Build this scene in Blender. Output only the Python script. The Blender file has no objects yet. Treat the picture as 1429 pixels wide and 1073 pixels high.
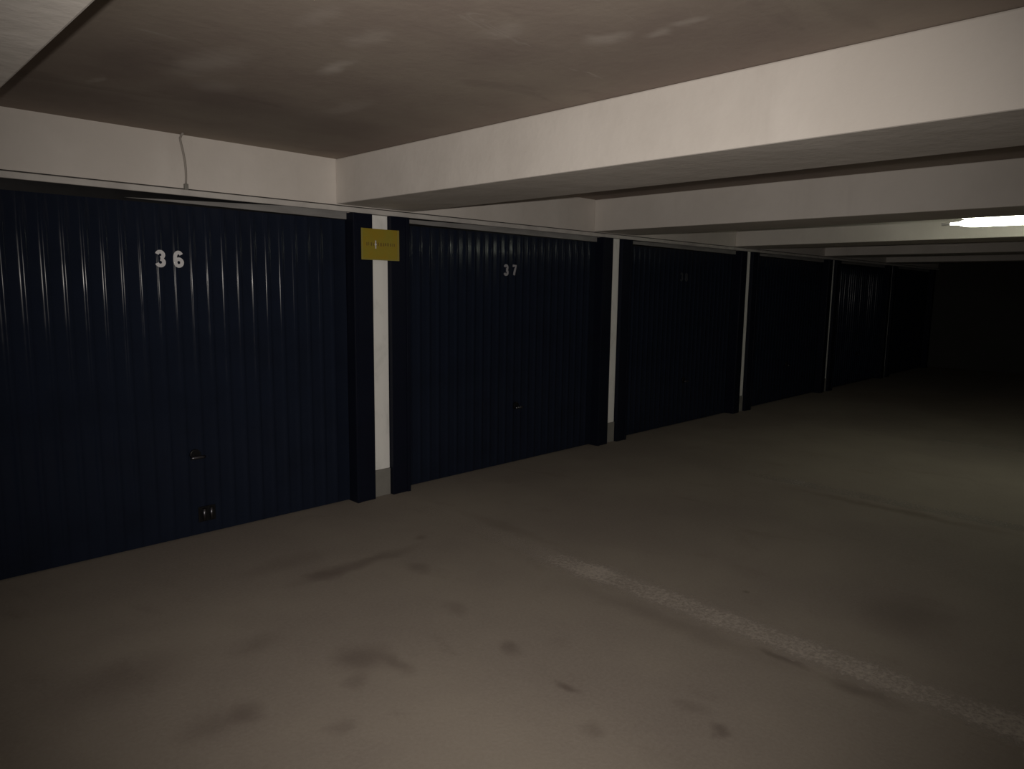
import bpy, bmesh, math, random
from mathutils import Matrix, Vector

C = bpy.context.scene.collection
sc = bpy.context.scene
PI = math.pi

# ------------------------------------------------------------------ camera
FOC, YAW, PITCH, ROLL = 984.99, math.radians(45.2627), math.radians(-7.732), math.radians(0.761)
CAM = Vector((0.0, -4.496, 1.623))
fw = Vector((math.sin(YAW) * math.cos(PITCH), math.cos(YAW) * math.cos(PITCH), math.sin(PITCH)))
rt0 = Vector((math.cos(YAW), -math.sin(YAW), 0.0))
up0 = rt0.cross(fw)
rt = rt0 * math.cos(ROLL) + up0 * math.sin(ROLL)
up = up0 * math.cos(ROLL) - rt0 * math.sin(ROLL)
cd = bpy.data.cameras.new('camera')
cd.sensor_width = 36.0
cd.lens = FOC / 1429 * 36.0
cd.clip_start, cd.clip_end = 0.02, 200
cam = bpy.data.objects.new('camera', cd)
C.objects.link(cam)
M = Matrix.Identity(4)
for i, v in enumerate((rt, up, -fw)):
    for k in range(3):
        M[k][i] = v[k]
M.translation = CAM
cam.matrix_world = M
sc.camera = cam

# ------------------------------------------------------------------ light and exposure
w = bpy.data.worlds.new('world')
sc.world = w
w.use_nodes = True
w.node_tree.nodes['Background'].inputs[0].default_value = (0.9, 0.95, 1.0, 1)
w.node_tree.nodes['Background'].inputs[1].default_value = 0.014
sc.view_settings.view_transform = 'Standard'
sc.view_settings.look = 'None'
sc.view_settings.gamma = 1.0
sc.view_settings.use_curve_mapping = False
sc.view_settings.exposure = 0.0

# the camera's own flash: up and left of the lens
fl = bpy.data.lights.new('camera_flash', 'SPOT')
fl.energy = 292.0
fl.color = (1.0, 0.92, 0.84)
fl.spot_size = math.radians(100)
fl.spot_blend = 1.0
fl.shadow_soft_size = 0.012
flo = bpy.data.objects.new('camera_flash', fl)
C.objects.link(flo)
flo.location = CAM + up * 0.06 - rt * 0.07 + fw * 0.03
aim = fw + rt * 0.01 + up * 0.03
flo.rotation_euler = aim.to_track_quat('-Z', 'Y').to_euler()

TUBE_STRENGTH = 16.5

# ------------------------------------------------------------------ numbers of the place
X1, S = 3.104, 2.9254          # post beside door 36, post spacing
H = 2.2                        # underside of the beams
ZC = 2.508                     # ceiling
BW = 0.334                     # half width of a beam
XL, XR = -3.2, 17.95           # ends of the building that are built
YF = -9.0                      # how far the floor and ceiling run behind the camera


# ------------------------------------------------------------------ helpers
def obj(name, bm, mat, parent=None, smooth=False, bevel=0.0, seg=2):
    me = bpy.data.meshes.new(name)
    bmesh.ops.recalc_face_normals(bm, faces=bm.faces)
    bm.to_mesh(me)
    bm.free()
    if smooth:
        for p in me.polygons:
            p.use_smooth = True
    o = bpy.data.objects.new(name, me)
    C.objects.link(o)
    if mat:
        me.materials.append(mat)
    if parent:
        o.parent = parent
    if bevel:
        m = o.modifiers.new('bevel', 'BEVEL')
        m.width = bevel
        m.segments = seg
        m.limit_method = 'ANGLE'
    return o


def bx(bm, x0, x1, y0, y1, z0, z1):
    vs = [bm.verts.new((x, y, z)) for z in (z0, z1) for y in (y0, y1) for x in (x0, x1)]
    for f in ((0, 1, 3, 2), (4, 6, 7, 5), (0, 4, 5, 1), (2, 3, 7, 6), (0, 2, 6, 4), (1, 5, 7, 3)):
        bm.faces.new([vs[i] for i in f])


def box(*a):
    bm = bmesh.new()
    bx(bm, *a)
    return bm


def tube(bm, pts, r, n=10):
    """round rod along a polyline; r is a number or a list"""
    rings = []
    for i, p in enumerate(pts):
        p = Vector(p)
        a = Vector(pts[max(i - 1, 0)])
        b = Vector(pts[min(i + 1, len(pts) - 1)])
        d = (b - a).normalized()
        s = d.cross(Vector((0.31, 0.2, 0.93)))
        if s.length < 1e-3:
            s = d.cross(Vector((1, 0, 0)))
        s.normalize()
        t = d.cross(s)
        rr = r[i] if isinstance(r, (list, tuple)) else r
        rings.append([bm.verts.new(p + (s * math.cos(2 * PI * k / n) + t * math.sin(2 * PI * k / n)) * rr) for k in range(n)])
    for A, B in zip(rings, rings[1:]):
        for k in range(n):
            bm.faces.new((A[k], A[(k + 1) % n], B[(k + 1) % n], B[k]))
    bm.faces.new(rings[0])
    bm.faces.new(rings[-1])


def empty(name, loc):
    o = bpy.data.objects.new(name, None)
    o.empty_display_size = 0.1
    C.objects.link(o)
    o.location = loc
    return o


def tag(o, label=None, cat=None, group=None, kind=None):
    if label:
        o['label'] = label
    if cat:
        o['category'] = cat
    if group:
        o['group'] = group
    if kind:
        o['kind'] = kind
    return o


# ------------------------------------------------------------------ materials
class Mat:
    def __init__(self, name, rough=0.6, spec=0.3):
        self.m = bpy.data.materials.new(name)
        self.m.use_nodes = True
        self.t = self.m.node_tree
        self.b = self.t.nodes['Principled BSDF']
        self.b.inputs['Roughness'].default_value = rough
        self.b.inputs['Specular IOR Level'].default_value = spec
        self.co = None

    def n(self, kind, **kw):
        nd = self.t.nodes.new(kind)
        for k, v in kw.items():
            setattr(nd, k, v)
        return nd

    def link(self, a, b):
        self.t.links.new(a, b)

    def coords(self, scale=(1, 1, 1), loc=(0, 0, 0)):
        if self.co is None:
            self.co = self.n('ShaderNodeTexCoord').outputs['Object']
        mp = self.n('ShaderNodeMapping')
        mp.inputs['Scale'].default_value = scale
        mp.inputs['Location'].default_value = loc
        self.link(self.co, mp.inputs['Vector'])
        return mp.outputs['Vector']

    def noise(self, scale, detail=4, rough=0.55, stretch=(1, 1, 1), loc=(0, 0, 0), dist=0.0):
        nd = self.n('ShaderNodeTexNoise')
        nd.inputs['Scale'].default_value = scale
        nd.inputs['Detail'].default_value = detail
        nd.inputs['Roughness'].default_value = rough
        nd.inputs['Distortion'].default_value = dist
        self.link(self.coords(stretch, loc), nd.inputs['Vector'])
        return nd.outputs['Fac']

    def ramp(self, fac, lo, hi, a=0.0, b=1.0):
        r = self.n('ShaderNodeMapRange', clamp=True, interpolation_type='SMOOTHSTEP')
        for k, v in ((1, lo), (2, hi), (3, a), (4, b)):
            r.inputs[k].default_value = v
        self.link(fac, r.inputs[0])
        return r.outputs[0]

    def math(self, op, a, b=None):
        m = self.n('ShaderNodeMath', operation=op)
        for i, v in enumerate((a, b)):
            if v is None:
                continue
            if isinstance(v, (int, float)):
                m.inputs[i].default_value = v
            else:
                self.link(v, m.inputs[i])
        return m.outputs[0]

    def mix(self, fac, a, b):
        m = self.n('ShaderNodeMix', data_type='RGBA')
        if isinstance(fac, (int, float)):
            m.inputs[0].default_value = fac
        else:
            self.link(fac, m.inputs[0])
        for i, v in ((6, a), (7, b)):
            if isinstance(v, tuple):
                m.inputs[i].default_value = (*v, 1)
            else:
                self.link(v, m.inputs[i])
        return m.outputs[2]

    def marks(self, c, col, amount, spots):
        """blotches with ragged outlines: spots are (x, y, radius along x, radius along y, strength)"""
        wn = self.n('ShaderNodeTexNoise')
        wn.inputs['Scale'].default_value = 5.0
        wn.inputs['Detail'].default_value = 5
        self.link(self.coords(), wn.inputs['Vector'])
        g = self.n('ShaderNodeVectorMath', operation='MULTIPLY_ADD')
        self.link(wn.outputs['Color'], g.inputs[0])
        g.inputs[1].default_value = (amount, amount, 0)
        self.link(self.coords((1, 1, 0), (-amount / 2, -amount / 2, 0)), g.inputs[2])
        for x, y, rx, ry, dk in spots:
            sb = self.n('ShaderNodeVectorMath', operation='SUBTRACT')
            self.link(g.outputs[0], sb.inputs[0])
            sb.inputs[1].default_value = (x, y, 0)
            ml = self.n('ShaderNodeVectorMath', operation='MULTIPLY')
            self.link(sb.outputs[0], ml.inputs[0])
            ml.inputs[1].default_value = (1 / rx, 1 / ry, 0)
            ln = self.n('ShaderNodeVectorMath', operation='LENGTH')
            self.link(ml.outputs[0], ln.inputs[0])
            c = self.mix(self.ramp(ln.outputs['Value'], 0.1, 1.45, dk, 0.0), c, col)
        return c

    def color(self, c):
        if isinstance(c, tuple):
            self.b.inputs['Base Color'].default_value = (*c, 1)
        else:
            self.link(c, self.b.inputs['Base Color'])

    def bump(self, h, strength=0.3, dist=0.01):
        bp = self.n('ShaderNodeBump')
        bp.inputs['Strength'].default_value = strength
        bp.inputs['Distance'].default_value = dist
        self.link(h, bp.inputs['Height'])
        self.link(bp.outputs[0], self.b.inputs['Normal'])


# white-painted concrete of beams and of the wall above the doors
k = Mat('white_painted_concrete', 0.75, 0.2)
big = k.noise(1.3, 5, 0.6)
streak = k.noise(1.0, 4, 0.6, (5, 5, 0.7))
fine = k.noise(40, 4, 0.6)
c = k.mix(k.ramp(big, 0.35, 0.7), (0.66, 0.62, 0.575), (0.74, 0.70, 0.655))
c = k.mix(k.ramp(streak, 0.55, 0.75, 0, 0.22), c, (0.52, 0.48, 0.44))
k.color(c)
k.bump(k.math('ADD', k.math('MULTIPLY', big, 2.0), k.math('MULTIPLY', fine, 0.15)), 0.35, 0.02)
M_WHITE = k.m

# bare, stained ceiling slab
k = Mat('stained_ceiling_concrete', 0.85, 0.15)
big = k.noise(0.9, 5, 0.6, (1, 1, 1), (3.1, 0.4, 0))
mid = k.noise(2.6, 5, 0.6, (0.7, 1.6, 1), (0, 2.0, 0), 0.6)
spot = k.noise(3.4, 4, 0.65, (0.6, 2.2, 1), (7.3, 1.1, 0), 1.0)
c = k.mix(k.ramp(big, 0.3, 0.72), (0.29, 0.237, 0.21), (0.375, 0.325, 0.275))
c = k.mix(k.ramp(mid, 0.55, 0.75, 0, 0.35), c, (0.21, 0.168, 0.152))
c = k.mix(k.ramp(spot, 0.66, 0.80, 0, 0.6), c, (0.52, 0.47, 0.43))
c = k.marks(c, (0.19, 0.15, 0.14), 0.30, [(1.62, -0.95, 0.34, 0.30, 0.5), (1.02, -1.35, 0.16, 0.34, 0.4), (2.15, -0.9, 0.30, 0.25, 0.3),
                                           (1.95, -2.35, 0.20, 0.25, 0.2), (0.9, -0.55, 0.3, 0.2, 0.3)])
c = k.marks(c, (0.60, 0.545, 0.50), 0.16, [(1.64, -1.84, 0.045, 0.13, 0.6), (1.02, -0.92, 0.02, 0.08, 0.35), (1.25, -1.50, 0.10, 0.26, 0.35),
                                           (1.42, -1.20, 0.10, 0.12, 0.25), (2.10, -2.86, 0.05, 0.09, 0.45), (2.19, -3.02, 0.035, 0.06, 0.4),
                                           (2.17, -3.16, 0.03, 0.07, 0.4), (1.52, -2.22, 0.05, 0.12, 0.25), (1.30, -2.30, 0.04, 0.14, 0.2),
                                           (2.02, -1.30, 0.06, 0.20, 0.25), (1.80, -2.62, 0.05, 0.10, 0.2)])
k.color(c)
k.bump(k.noise(22, 4), 0.25, 0.006)
M_CEIL = k.m

# garage floor: brownish concrete with oil blotches
k = Mat('garage_floor_concrete', 0.8, 0.22)
big = k.noise(0.7, 5, 0.6, (1, 1, 1), (1.7, 5.2, 0))
mid = k.noise(2.2, 6, 0.62, (1.3, 0.8, 1), (4, 0, 0), 0.4)
fine = k.noise(60, 5, 0.65)
c = k.mix(k.ramp(big, 0.3, 0.7), (0.258, 0.221, 0.192), (0.322, 0.281, 0.235))
c = k.mix(k.ramp(mid, 0.56, 0.74, 0, 0.45), c, (0.20, 0.165, 0.14))
c = k.mix(k.ramp(fine, 0.3, 0.75, 0, 0.35), c, (0.37, 0.335, 0.288))
# (x, y, radius along x, radius along y, darkness): the blotches the floor shows
STAINS = [(1.62, -1.98, 0.13, 0.14, 0.55), (1.70, -2.12, 0.05, 0.10, 0.4), (1.50, -2.12, 0.05, 0.06, 0.35),
          (2.22, -1.06, 0.42, 0.07, 0.5), (1.98, -1.06, 0.10, 0.09, 0.4), (2.15, -2.37, 0.055, 0.06, 0.5),
          (2.11, -2.76, 0.03, 0.055, 0.7), (2.28, -3.35, 0.035, 0.05, 0.6), (2.34, -3.20, 0.05, 0.06, 0.3),
          (1.08, -2.0, 0.07, 0.08, 0.5), (0.95, -2.0, 0.12, 0.11, 0.35), (2.42, -1.35, 0.05, 0.08, 0.4),
          (2.22, -1.9, 0.06, 0.10, 0.3), (3.51, -2.83, 0.022, 0.022, 0.7), (3.84, -3.54, 0.28, 0.22, 0.4),
          (2.97, -3.27, 0.035, 0.12, 0.6), (2.95, -3.62, 0.05, 0.16, 0.5), (2.90, -2.75, 0.08, 0.6, 0.3),
          (3.30, -1.2, 0.06, 0.5, 0.25), (0.80, -1.45, 0.30, 0.16, 0.3), (5.72, -2.9, 0.07, 0.7, 0.5),
          (1.9, -0.75, 0.25, 0.10, 0.25), (1.35, -1.55, 0.14, 0.08, 0.25), (1.95, -3.0, 0.05, 0.05, 0.35),
          (2.75, -0.95, 0.05, 0.06, 0.4), (1.30, -2.35, 0.06, 0.05, 0.3)]
c = k.marks(c, (0.135, 0.105, 0.09), 0.16, STAINS)
k.color(c)
k.bump(k.math('ADD', fine, k.math('MULTIPLY', mid, 1.5)), 0.35, 0.004)
M_FLOOR = k.m

# worn road paint: speckled, with holes through to the concrete
def worn_paint(name, keep_lo, keep_hi, col):
    k = Mat(name, 0.8, 0.2)
    k.color(k.mix(k.noise(30, 4), col, tuple(v * 0.72 for v in col)))
    big = k.noise(1.6, 3, 0.5, (0.6, 1, 1))
    fine = k.noise(46, 6, 0.75)
    sum_ = k.math('ADD', k.math('MULTIPLY', big, 0.75), k.math('MULTIPLY', fine, 0.9))
    # the paint is thinner towards its long edges
    sx = k.n('ShaderNodeSeparateXYZ')
    k.link(k.coords(), sx.inputs[0])
    edge = k.ramp(k.math('ABSOLUTE', sx.outputs[0]), 0.05, 0.15, 0.0, -0.24)
    start = k.ramp(sx.outputs[1], -2.1, -0.6, 0.0, -0.26)
    a = k.ramp(k.math('ADD', k.math('ADD', sum_, edge), start), keep_lo, keep_hi)
    k.link(a, k.b.inputs['Alpha'])
    return k.m


M_PAINT = worn_paint('worn_line_paint', 0.51, 1.02, (0.58, 0.515, 0.455))
M_PAINT_OLD = worn_paint('nearly_gone_line_paint', 0.68, 1.08, (0.50, 0.455, 0.41))

# dark blue enamel of the doors
def enamel(name, col, rough, spec):
    k = Mat(name, rough, spec)
    d = k.noise(3.0, 5, 0.6)
    k.color(k.mix(k.ramp(d, 0.4, 0.75), col, tuple(v * 0.8 + 0.001 for v in col)))
    k.link(k.ramp(k.noise(5, 4), 0.3, 0.75, rough - 0.03, rough + 0.08), k.b.inputs['Roughness'])
    return k.m


M_BLUE = enamel('dark_blue_enamel', (0.0125, 0.017, 0.031), 0.135, 0.06)
M_BLUE_FRAME = enamel('dark_blue_frame_paint', (0.0065, 0.0085, 0.018), 0.45, 0.12)
M_DARK = enamel('black_lock_metal', (0.006, 0.006, 0.007), 0.4, 0.3)

k = Mat('grey_header_sheet', 0.5, 0.3)
k.color(k.mix(k.ramp(k.noise(4, 4, 0.6, (1, 1, 6)), 0.4, 0.7), (0.29, 0.285, 0.28), (0.24, 0.235, 0.23)))
M_HEADER = k.m

k = Mat('white_post_paint', 0.5, 0.3)
d = k.noise(7, 5, 0.65, (1, 1, 0.45), (0, 0, 3.3), 0.5)
c = k.mix(k.ramp(d, 0.5, 0.72, 0, 0.4), (0.95, 0.95, 0.92), (0.60, 0.61, 0.58))
k.color(c)
M_POST = k.m
k = Mat('bare_grey_post_foot', 0.8, 0.2)
k.color(k.mix(k.noise(9, 5), (0.20, 0.195, 0.18), (0.30, 0.29, 0.265)))
M_FOOT = k.m
k = Mat('white_trim_paint', 0.55, 0.3)
k.color(k.mix(k.ramp(k.noise(5, 4), 0.4, 0.7), (0.62, 0.60, 0.57), (0.50, 0.48, 0.46)))
M_TRIM = k.m

k = Mat('faded_yellow_sign', 0.38, 0.4)
d = k.noise(9, 4, 0.6, (1, 1, 1.4), (2, 0, 0))
c = k.mix(k.ramp(d, 0.38, 0.66), (0.33, 0.235, 0.022), (0.30, 0.25, 0.03))
k.color(c)
M_YELLOW = k.m
k = Mat('faded_sign_ink', 0.5, 0.3)
k.color((0.17, 0.11, 0.03))
M_INK = k.m
k = Mat('sign_edge_paint', 0.5, 0.3)
k.color((0.30, 0.26, 0.07))
M_SIGN_EDGE = k.m

k = Mat('white_number_paint', 0.5, 0.3)
k.color(k.mix(k.noise(60, 3), (0.80, 0.80, 0.82), (0.60, 0.60, 0.62)))
M_NUM = k.m
k = Mat('grey_number_paint', 0.55, 0.3)  # grey version of the number paint, for the second door
k.color((0.34, 0.34, 0.37))
M_NUM_GREY = k.m
k = Mat('dark_number_paint', 0.55, 0.3)  # much darker version of the number paint, for the third door
k.color((0.045, 0.05, 0.06))
M_NUM_DARK = k.m
k = Mat('dull_steel', 0.35, 0.5)
k.b.inputs['Metallic'].default_value = 1.0
k.color((0.16, 0.16, 0.18))
M_STEEL = k.m
k = Mat('grey_cable', 0.6, 0.3)
k.color((0.36, 0.33, 0.30))
M_CABLE = k.m
k = Mat('fixture_white', 0.5, 0.3)
k.color((0.8, 0.8, 0.78))
M_FIX = k.m
k = Mat('lit_tube_and_glare', 0.4, 0.3)  # emits for the bare tube and the glare modelled around it
k.color((0.9, 0.9, 0.88))
k.b.inputs['Emission Color'].default_value = (0.96, 1.0, 0.80, 1)
k.b.inputs['Emission Strength'].default_value = TUBE_STRENGTH
M_TUBE = k.m
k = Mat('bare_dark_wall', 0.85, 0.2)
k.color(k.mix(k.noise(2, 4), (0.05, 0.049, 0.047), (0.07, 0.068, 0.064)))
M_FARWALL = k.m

# ------------------------------------------------------------------ setting
def struct(name, bm, mat, label=None, **kw):
    o = obj(name, bm, mat, **kw)
    o['kind'] = 'structure'
    if label:
        o['label'] = label
    return o


struct('floor', box(XL, XR + 0.2, YF, 0.45, -0.15, 0.0), M_FLOOR, 'stained brownish concrete garage floor')
struct('ceiling', box(XL, XR + 0.2, YF, 0.45, ZC, ZC + 0.15), M_CEIL, 'dark stained concrete ceiling slab')
bm = bmesh.new()
bx(bm, XL, XR, 0.0, 0.25, 2.196, ZC)          # white face above the doors
bx(bm, XL, XR, 0.25, 0.45, 0.0, ZC)           # what closes the garages behind the doors
struct('wall_back', bm, M_WHITE, 'white painted wall band above the garage doors')
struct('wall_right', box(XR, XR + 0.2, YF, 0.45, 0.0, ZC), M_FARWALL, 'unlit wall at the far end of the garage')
BEAM_WORDS = ['white beam overhead at the upper left corner of the photo', 'large white beam meeting the wall over the signed post',
              'second white beam, over the post right of door 37', 'third white beam behind the lit fluorescent lamp',
              'unlit beam behind the lamp lit beam', 'fifth beam, in the dark towards the end wall', 'last beam beside the end wall']
for i in range(-1, 5):
    x = X1 - 0.023 + i * S
    struct('ceiling_beam', box(x - BW, x + BW, YF, 0.0, H, ZC), M_WHITE, BEAM_WORDS[i + 1], bevel=0.008)
struct('trim_1', box(XL, XR, -0.022, 0.0, 2.152, 2.187), M_TRIM, 'thin white ledge running along above the doors', bevel=0.004)

# ------------------------------------------------------------------ garage doors
PITCH_R = 0.0981


def ribbed_leaf(x0, x1, z0, z1, phase, rib_w, rib_h, seed):
    """pressed steel sheet: flat pans with narrow rounded ribs, rails at head and foot, folded edges"""
    rnd = random.Random(seed)
    xs = [(x0, 0.0)]
    m = math.ceil((x0 + 0.03 - phase) / PITCH_R)
    cx = phase + m * PITCH_R
    while cx + rib_w / 2 < x1 - 0.02:
        h = rib_h * rnd.uniform(0.90, 1.06)
        for j in range(-6, 7):
            u = j / 6
            rad = (rib_w * rib_w / 4 + h * h) / (2 * h)
            xs.append((cx + u * rib_w / 2, -(math.sqrt(rad * rad - (u * rib_w / 2) ** 2) - (rad - h))))
        # nearly flat pan, a touch hollow
        nx = cx + PITCH_R
        if nx + rib_w / 2 < x1 - 0.02:
            a, b = cx + rib_w / 2, nx - rib_w / 2
            for q in (0.25, 0.5, 0.75):
                xs.append((a + (b - a) * q, 0.00035 * math.sin(PI * q)))
        cx = nx
    xs.append((x1, 0.0))
    rows = [z0, z0 + 0.05] + [z0 + 0.05 + (z1 - z0 - 0.10) * q / 14 for q in range(1, 14)] + [z1 - 0.05, z1]
    bm = bmesh.new()
    grid = []
    ph = rnd.uniform(0, 6)
    for zi, z in enumerate(rows):
        flat = 0.0 if zi in (0, len(rows) - 1) else 1.0
        wob = 0.0016 * math.sin(z * 2.3 + ph)
        row = []
        for x, y in xs:
            row.append(bm.verts.new((x, y * flat + wob * math.sin((x - x0) / (x1 - x0) * PI) * flat, z)))
        grid.append(row)
    for A, B in zip(grid, grid[1:]):
        for i in range(len(A) - 1):
            bm.faces.new((A[i], A[i + 1], B[i + 1], B[i]))
    # folded back edges so that the sheet has its depth
    dep = 0.035
    def back(row):
        return [bm.verts.new((v.co.x, dep, v.co.z)) for v in row]
    for row in (grid[0], grid[-1]):
        bk = back(row)
        for i in range(len(row) - 1):
            bm.faces.new((row[i], row[i + 1], bk[i + 1], bk[i]))
    for i in (0, -1):
        col = [r[i] for r in grid]
        bk = back(col)
        for j in range(len(col) - 1):
            bm.faces.new((col[j], col[j + 1], bk[j + 1], bk[j]))
    return bm


def digit_strokes(ch):
    """centre lines of a digit in a 0..0.6 by 0..1 cell"""
    def arc(cx, cy, rx, ry, a0, a1, n=12):
        return [(cx + rx * math.cos(math.radians(a0 + (a1 - a0) * i / n)), cy + ry * math.sin(math.radians(a0 + (a1 - a0) * i / n))) for i in range(n + 1)]
    if ch == '3':
        return [arc(0.29, 0.73, 0.23, 0.19, 165, -85), arc(0.29, 0.28, 0.25, 0.20, 88, -165)]
    if ch == '6':
        return [arc(0.31, 0.60, 0.25, 0.32, 35, 180) + [(0.06, 0.30)], arc(0.31, 0.30, 0.24, 0.21, 0, 360, 20)]
    if ch == '7':
        return [[(0.05, 0.91), (0.55, 0.91), (0.42, 0.60), (0.30, 0.30), (0.25, 0.06)]]
    if ch == '8':
        return [arc(0.3, 0.71, 0.20, 0.19, 0, 360, 20), arc(0.3, 0.28, 0.24, 0.21, 0, 360, 20)]
    return []


def number_mesh(text, height, gap, wide, dep=0.004):
    """stencilled digits: flat ribbons with a little thickness, in local x (right) and z (up)"""
    bm = bmesh.new()
    for ci, ch in enumerate(text):
        ox = ci * (0.5 * height + gap)
        for li, line in enumerate(digit_strokes(ch)):
            yo = -0.0007 * li
            pts = [Vector((ox + p[0] * 0.83 * height, p[1] * height)) for p in line]
            closed = (pts[0] - pts[-1]).length < 1e-6
            L = []
            for i, p in enumerate(pts):
                a = pts[i - 1] if i > 0 else (pts[-2] if closed else pts[0])
                b = pts[i + 1] if i < len(pts) - 1 else (pts[1] if closed else pts[-1])
                d = (b - a).normalized()
                nrm = Vector((-d.y, d.x))
                L.append((p + nrm * wide / 2, p - nrm * wide / 2))
            f = [[bm.verts.new((q.x, y, q.y)) for q in pr for y in (yo, dep)] for pr in L]
            for A, B in zip(f, f[1:]):
                bm.faces.new((A[0], B[0], B[2], A[2]))
                bm.faces.new((A[1], A[3], B[3], B[1]))
                bm.faces.new((A[0], A[1], B[1], B[0]))
                bm.faces.new((A[2], B[2], B[3], A[3]))
            if not closed:
                for E in (f[0], f[-1]):
                    bm.faces.new((E[0], E[2], E[3], E[1]))
    return bm


LEAF_Y = 0.055
JW = 0.165         # jamb width
HALF = 0.080       # half a post


def garage_door(bay, label, number=None, num_mat=None, handle=True, rib=(0.036, 0.0057), phase=0.874, strip=(0.0, 0.02), bolt=False):
    xa = X1 + (bay - 1) * S + HALF + 0.003
    wid = S - 2 * HALF - 0.006
    root = empty('garage_door', (xa, 0.0, 0.0))
    tag(root, label, 'garage door', 'row of dark blue garage doors', 'thing')
    # the two jambs, each a flat upright with a lip on its inner edge
    for side in (0, 1):
        bm = bmesh.new()
        a = 0.0 if side == 0 else wid - JW
        bx(bm, a, a + JW, -0.040, 0.10, 0.0, 2.15)
        lip = a + JW - 0.03 if side == 0 else a
        bx(bm, lip, lip + 0.03, -0.048, -0.040, 0.0, 2.15)
        obj('jamb', bm, M_BLUE_FRAME, root, bevel=0.003)
    bm = box(JW, wid - JW, 0.075, 0.12, 2.03, 2.19)
    bx(bm, JW, wid - JW, 0.002, 0.075, 2.172, 2.19)
    obj('head_rail', bm, M_DARK, root)
    # light grey header sheet, deeper towards the right-hand jamb
    s0, h0 = strip
    zl, xr_ = 2.117, wid - JW + 0.004
    xl_ = JW + 0.01 + s0
    bm = bmesh.new()
    for y in (0.045, 0.074):
        vs = [bm.verts.new(p) for p in ((xl_, y, zl), (xr_, y, zl - 0.012), (xr_, y, zl + 0.060), (xl_, y, zl + h0))]
        bm.faces.new(vs)
    bm.verts.ensure_lookup_table()
    for i in range(4):
        j = (i + 1) % 4
        bm.faces.new((bm.verts[i], bm.verts[j], bm.verts[4 + j], bm.verts[4 + i]))
    hp = obj('header_sheet', bm, M_HEADER, root)
    hp['label'] = 'light grey strip along the head of the door'
    lf = obj('door_leaf', ribbed_leaf(JW + 0.006, wid - JW - 0.006, 0.012, 2.10, phase - xa + (0.0 if bay == 0 else 0), rib[0], rib[1], 11 + bay), M_BLUE, root, smooth=True)
    lf.location = (0, LEAF_Y, 0)
    m = lf.modifiers.new('split', 'EDGE_SPLIT')
    m.split_angle = math.radians(50)
    if number:
        for q, ch in enumerate(number):
            nb = obj('number_digit', number_mesh(ch, 0.098, 0.0, 0.0215), num_mat, lf)
            nb.location = (1.356 - HALF + q * 0.105, -0.0135, 1.725 if bay == 0 else 1.738)
            nb['label'] = 'white painted digit ' + ch
    if handle:
        hx = 1.53 - HALF
        bm = bmesh.new()
        tube(bm, [(0, -0.018, 0), (0, 0.0, 0)], 0.034, 18)
        hd = obj('handle', bm, M_DARK, lf, bevel=0.003)
        hd.location = (hx, 0, 0.545)
        bm = bmesh.new()
        tube(bm, [(0, -0.048, 0), (0, -0.018, 0)], 0.010, 12)
        tube(bm, [(-0.045, -0.052, 0), (-0.03, -0.055, 0), (0.03, -0.055, 0), (0.045, -0.052, 0)], [0.009, 0.011, 0.011, 0.009], 12)
        gr = obj('grip', bm, M_STEEL, hd, smooth=True)
        gr.location = (0, 0, -0.012)
    if bolt:
        bm = bmesh.new()
        bx(bm, -0.055, 0.055, -0.016, -0.006, -0.05, 0.05)
        bp = obj('floor_bolt', bm, M_DARK, lf, bevel=0.003)
        bp.location = (1.587 - HALF, 0, 0.145)
        for s in (-1, 1):
            bm = bmesh.new()
            tube(bm, [(s * 0.023, -0.026, -0.038), (s * 0.023, -0.026, 0.038)], 0.011, 12)
            obj('bolt_rod', bm, M_STEEL, bp, smooth=True)
    return root


garage_door(0, 'large dark blue ribbed garage door bearing the white number 36', '36', M_NUM, strip=(0.95, 0.0), bolt=True)
garage_door(1, 'dark blue ribbed garage door bearing the number 37, right of the yellow sign', '37', M_NUM_GREY, strip=(0.0, 0.028))
garage_door(2, 'dark garage door third from the left, after the door numbered 37', '38', M_NUM_DARK, strip=(0.0, 0.03))
garage_door(3, 'nearly black garage door fourth from the left, between two thin far posts', strip=(0.0, 0.03))
garage_door(4, 'unlit garage door fifth from the left with faint glints on its ribs', rib=(0.036, 0.0172), strip=(0.0, 0.03))
garage_door(5, 'last garage door, lost in the dark at the end of the row', strip=(0.0, 0.03))

# ------------------------------------------------------------------ posts
POST_WORDS = {1: 'white post with grey foot carrying the yellow sign',
              2: 'white post between the door numbered 37 and the next door',
              3: 'thin pale post third from the left, between two nearly black doors',
              4: 'dim narrow post fourth from the left, in the dark',
              5: 'barely visible post nearest the end wall'}
for i in range(1, 6):
    r = empty('door_post', (X1 + (i - 1) * S, 0.0, 0.0))
    tag(r, POST_WORDS[i], 'post', 'posts between the garage doors', 'thing')
    obj('shaft', box(-HALF, HALF, 0.002, 0.12, 0.212, 2.150), M_POST, r, bevel=0.004)
    f = obj('foot', box(-HALF, HALF, -0.008, 0.12, 0.0, 0.212), M_FOOT, r, bevel=0.005)
    f['label'] = 'unpainted grey foot'

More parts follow.
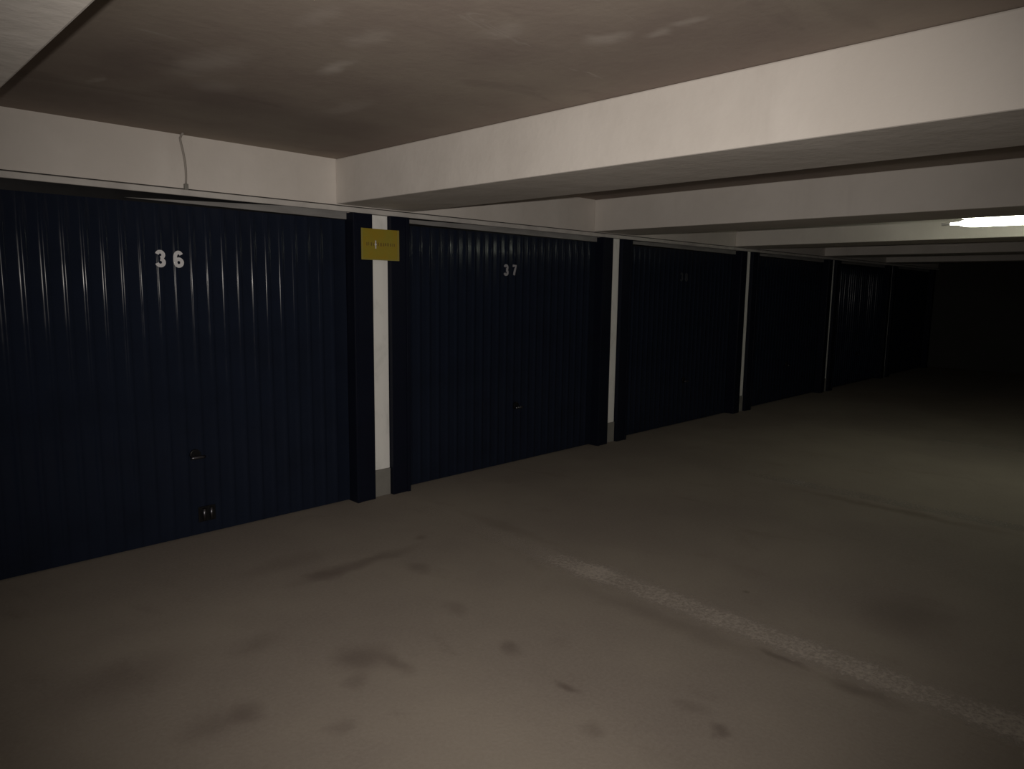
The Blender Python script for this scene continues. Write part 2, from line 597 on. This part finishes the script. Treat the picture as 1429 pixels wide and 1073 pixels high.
# ------------------------------------------------------------------ yellow sign on the first post
sg = empty('sign', (3.083, -0.0485, 1.932))
tag(sg, 'small faded yellow sign fixed across the white post by door 36', 'sign')
obj('sign_plate', box(-0.168, 0.168, -0.006, 0.0, -0.113, 0.113), M_YELLOW, sg, bevel=0.002)
bm = bmesh.new()
for x0, x1, z0, z1 in ((-0.168, -0.158, -0.113, 0.113), (0.150, 0.162, -0.113, 0.113), (-0.158, 0.150, -0.113, -0.105)):
    bx(bm, x0, x1, -0.0072, -0.006, z0, z1)
obj('border', bm, M_SIGN_EDGE, sg)
rnd = random.Random(4)
bm = bmesh.new()
x = -0.125
while x < 0.125:                    # one faded, unreadable row
    ww = rnd.uniform(0.006, 0.011)
    bx(bm, x, x + ww, -0.0068, -0.006, -0.012 + rnd.uniform(0, 0.006), 0.010 + rnd.uniform(0, 0.006))
    x += ww + rnd.uniform(0.008, 0.016)
obj('faded_lettering', bm, M_INK, sg)
bm = bmesh.new()
tube(bm, [(-0.045, -0.010, 0.0), (-0.045, -0.006, 0.0)], [0.006, 0.009], 14)
bx(bm, -0.049, -0.041, -0.0072, -0.006, -0.03, 0.028)  # white upright bar: the sign's bright glint, painted over the screw head
obj('screw_glint', bm, M_NUM, sg)

# ------------------------------------------------------------------ cable down the wall band
cb = empty('cable', (1.70, -0.007, 2.187))
tag(cb, 'thin grey cable hanging down the white wall above door 36', 'cable')
bm = bmesh.new()
pts = [(-0.012, -0.06, 0.318), (-0.012, -0.03, 0.310), (-0.011, -0.008, 0.295)]
for i in range(1, 11):
    q = i / 10
    pts.append((-0.011 + 0.024 * math.sin(q * 1.9), -0.004 - 0.010 * math.sin(q * PI), 0.295 - 0.265 * q))
tube(bm, pts, 0.0065, 8)
obj('cord', bm, M_CABLE, cb, smooth=True)
obj('clip', box(0.001, 0.024, -0.014, 0.007, 0.0, 0.036), M_FOOT, cb, bevel=0.003)

# ------------------------------------------------------------------ painted bay lines on the floor
def paint_line(x, y0, y1, width, mat, label, seed):
    rnd = random.Random(seed)
    bm = bmesh.new()
    n = 90
    prev = None
    for i in range(n + 1):
        y = y0 + (y1 - y0) * i / n
        a = -width / 2 + rnd.uniform(-0.012, 0.012)
        b = width / 2 + rnd.uniform(-0.012, 0.012)
        row = [bm.verts.new((a, y, 0.0)), bm.verts.new((b, y, 0.0)), bm.verts.new((a, y, 0.0015)), bm.verts.new((b, y, 0.0015))]
        if prev:
            bm.faces.new((prev[2], prev[3], row[3], row[2]))
            bm.faces.new((prev[0], prev[2], row[2], row[0]))
            bm.faces.new((prev[1], row[1], row[3], prev[3]))
        prev = row
    o = obj('parking_line', bm, mat)
    o.location = (x, 0, 0.0004)
    tag(o, label, 'painted line', 'worn white bay lines on the floor', 'thing')
    return o


paint_line(3.125, -0.45, -7.0, 0.29, M_PAINT, 'worn white bay line on the floor running from the signed post', 1)
paint_line(5.93, -0.9, -7.0, 0.16, M_PAINT_OLD, 'almost vanished bay line on the floor out from the second post', 2)
paint_line(8.93, -2.4, -4.6, 0.12, M_PAINT_OLD, 'short faint bay line on the far floor beyond the lamp', 3)

# ------------------------------------------------------------------ fluorescent lamp in the third bay
lamp = empty('fluorescent_light', (7.47, -2.62, 2.22))
tag(lamp, 'lit white fluorescent ceiling lamp in front of the third beam', 'ceiling light')
bm = bmesh.new()
n = 16
prof = []
L = 1.56
stations = [(-0.07, 0.010), (-0.13, 0.012), (-0.17, 0.026), (-0.22, 0.035), (-0.27, 0.037), (-L + 0.10, 0.037), (-L + 0.06, 0.032), (-L + 0.03, 0.012)]  # thin tube end, then swollen to the width of its glare
rings = []
for y, r in stations:
    rings.append([bm.verts.new((math.cos(2 * PI * q / n) * r * 1.1, y, 0.040 + math.sin(2 * PI * q / n) * r)) for q in range(n)])
for A, B in zip(rings, rings[1:]):
    for q in range(n):
        bm.faces.new((A[q], A[(q + 1) % n], B[(q + 1) % n], B[q]))
bm.faces.new(rings[0])
bm.faces.new(rings[-1])
obj('tube_with_glare', bm, M_TUBE, lamp, smooth=True)['label'] = 'glowing white tube'
obj('housing', box(-0.035, 0.035, -L + 0.05, -0.16, 0.078, 0.118), M_FIX, lamp, bevel=0.006)
for ya, yb in ((-0.07, 0.0), (-L + 0.03, -L - 0.03)):
    bm = bmesh.new()
    tube(bm, [(0, ya, 0.040), (0, yb, 0.040)], 0.014, 12)
    obj('end_cap', bm, M_FIX, lamp, bevel=0.003)
for y in (-0.40, -1.2):
    bm = bmesh.new()
    tube(bm, [(0, y, 0.12), (0, y, ZC - 2.22)], 0.007, 8)
    tube(bm, [(0, y, ZC - 2.232), (0, y, ZC - 2.22)], 0.03, 12)
    obj('hanger_rod', bm, M_FIX, lamp)
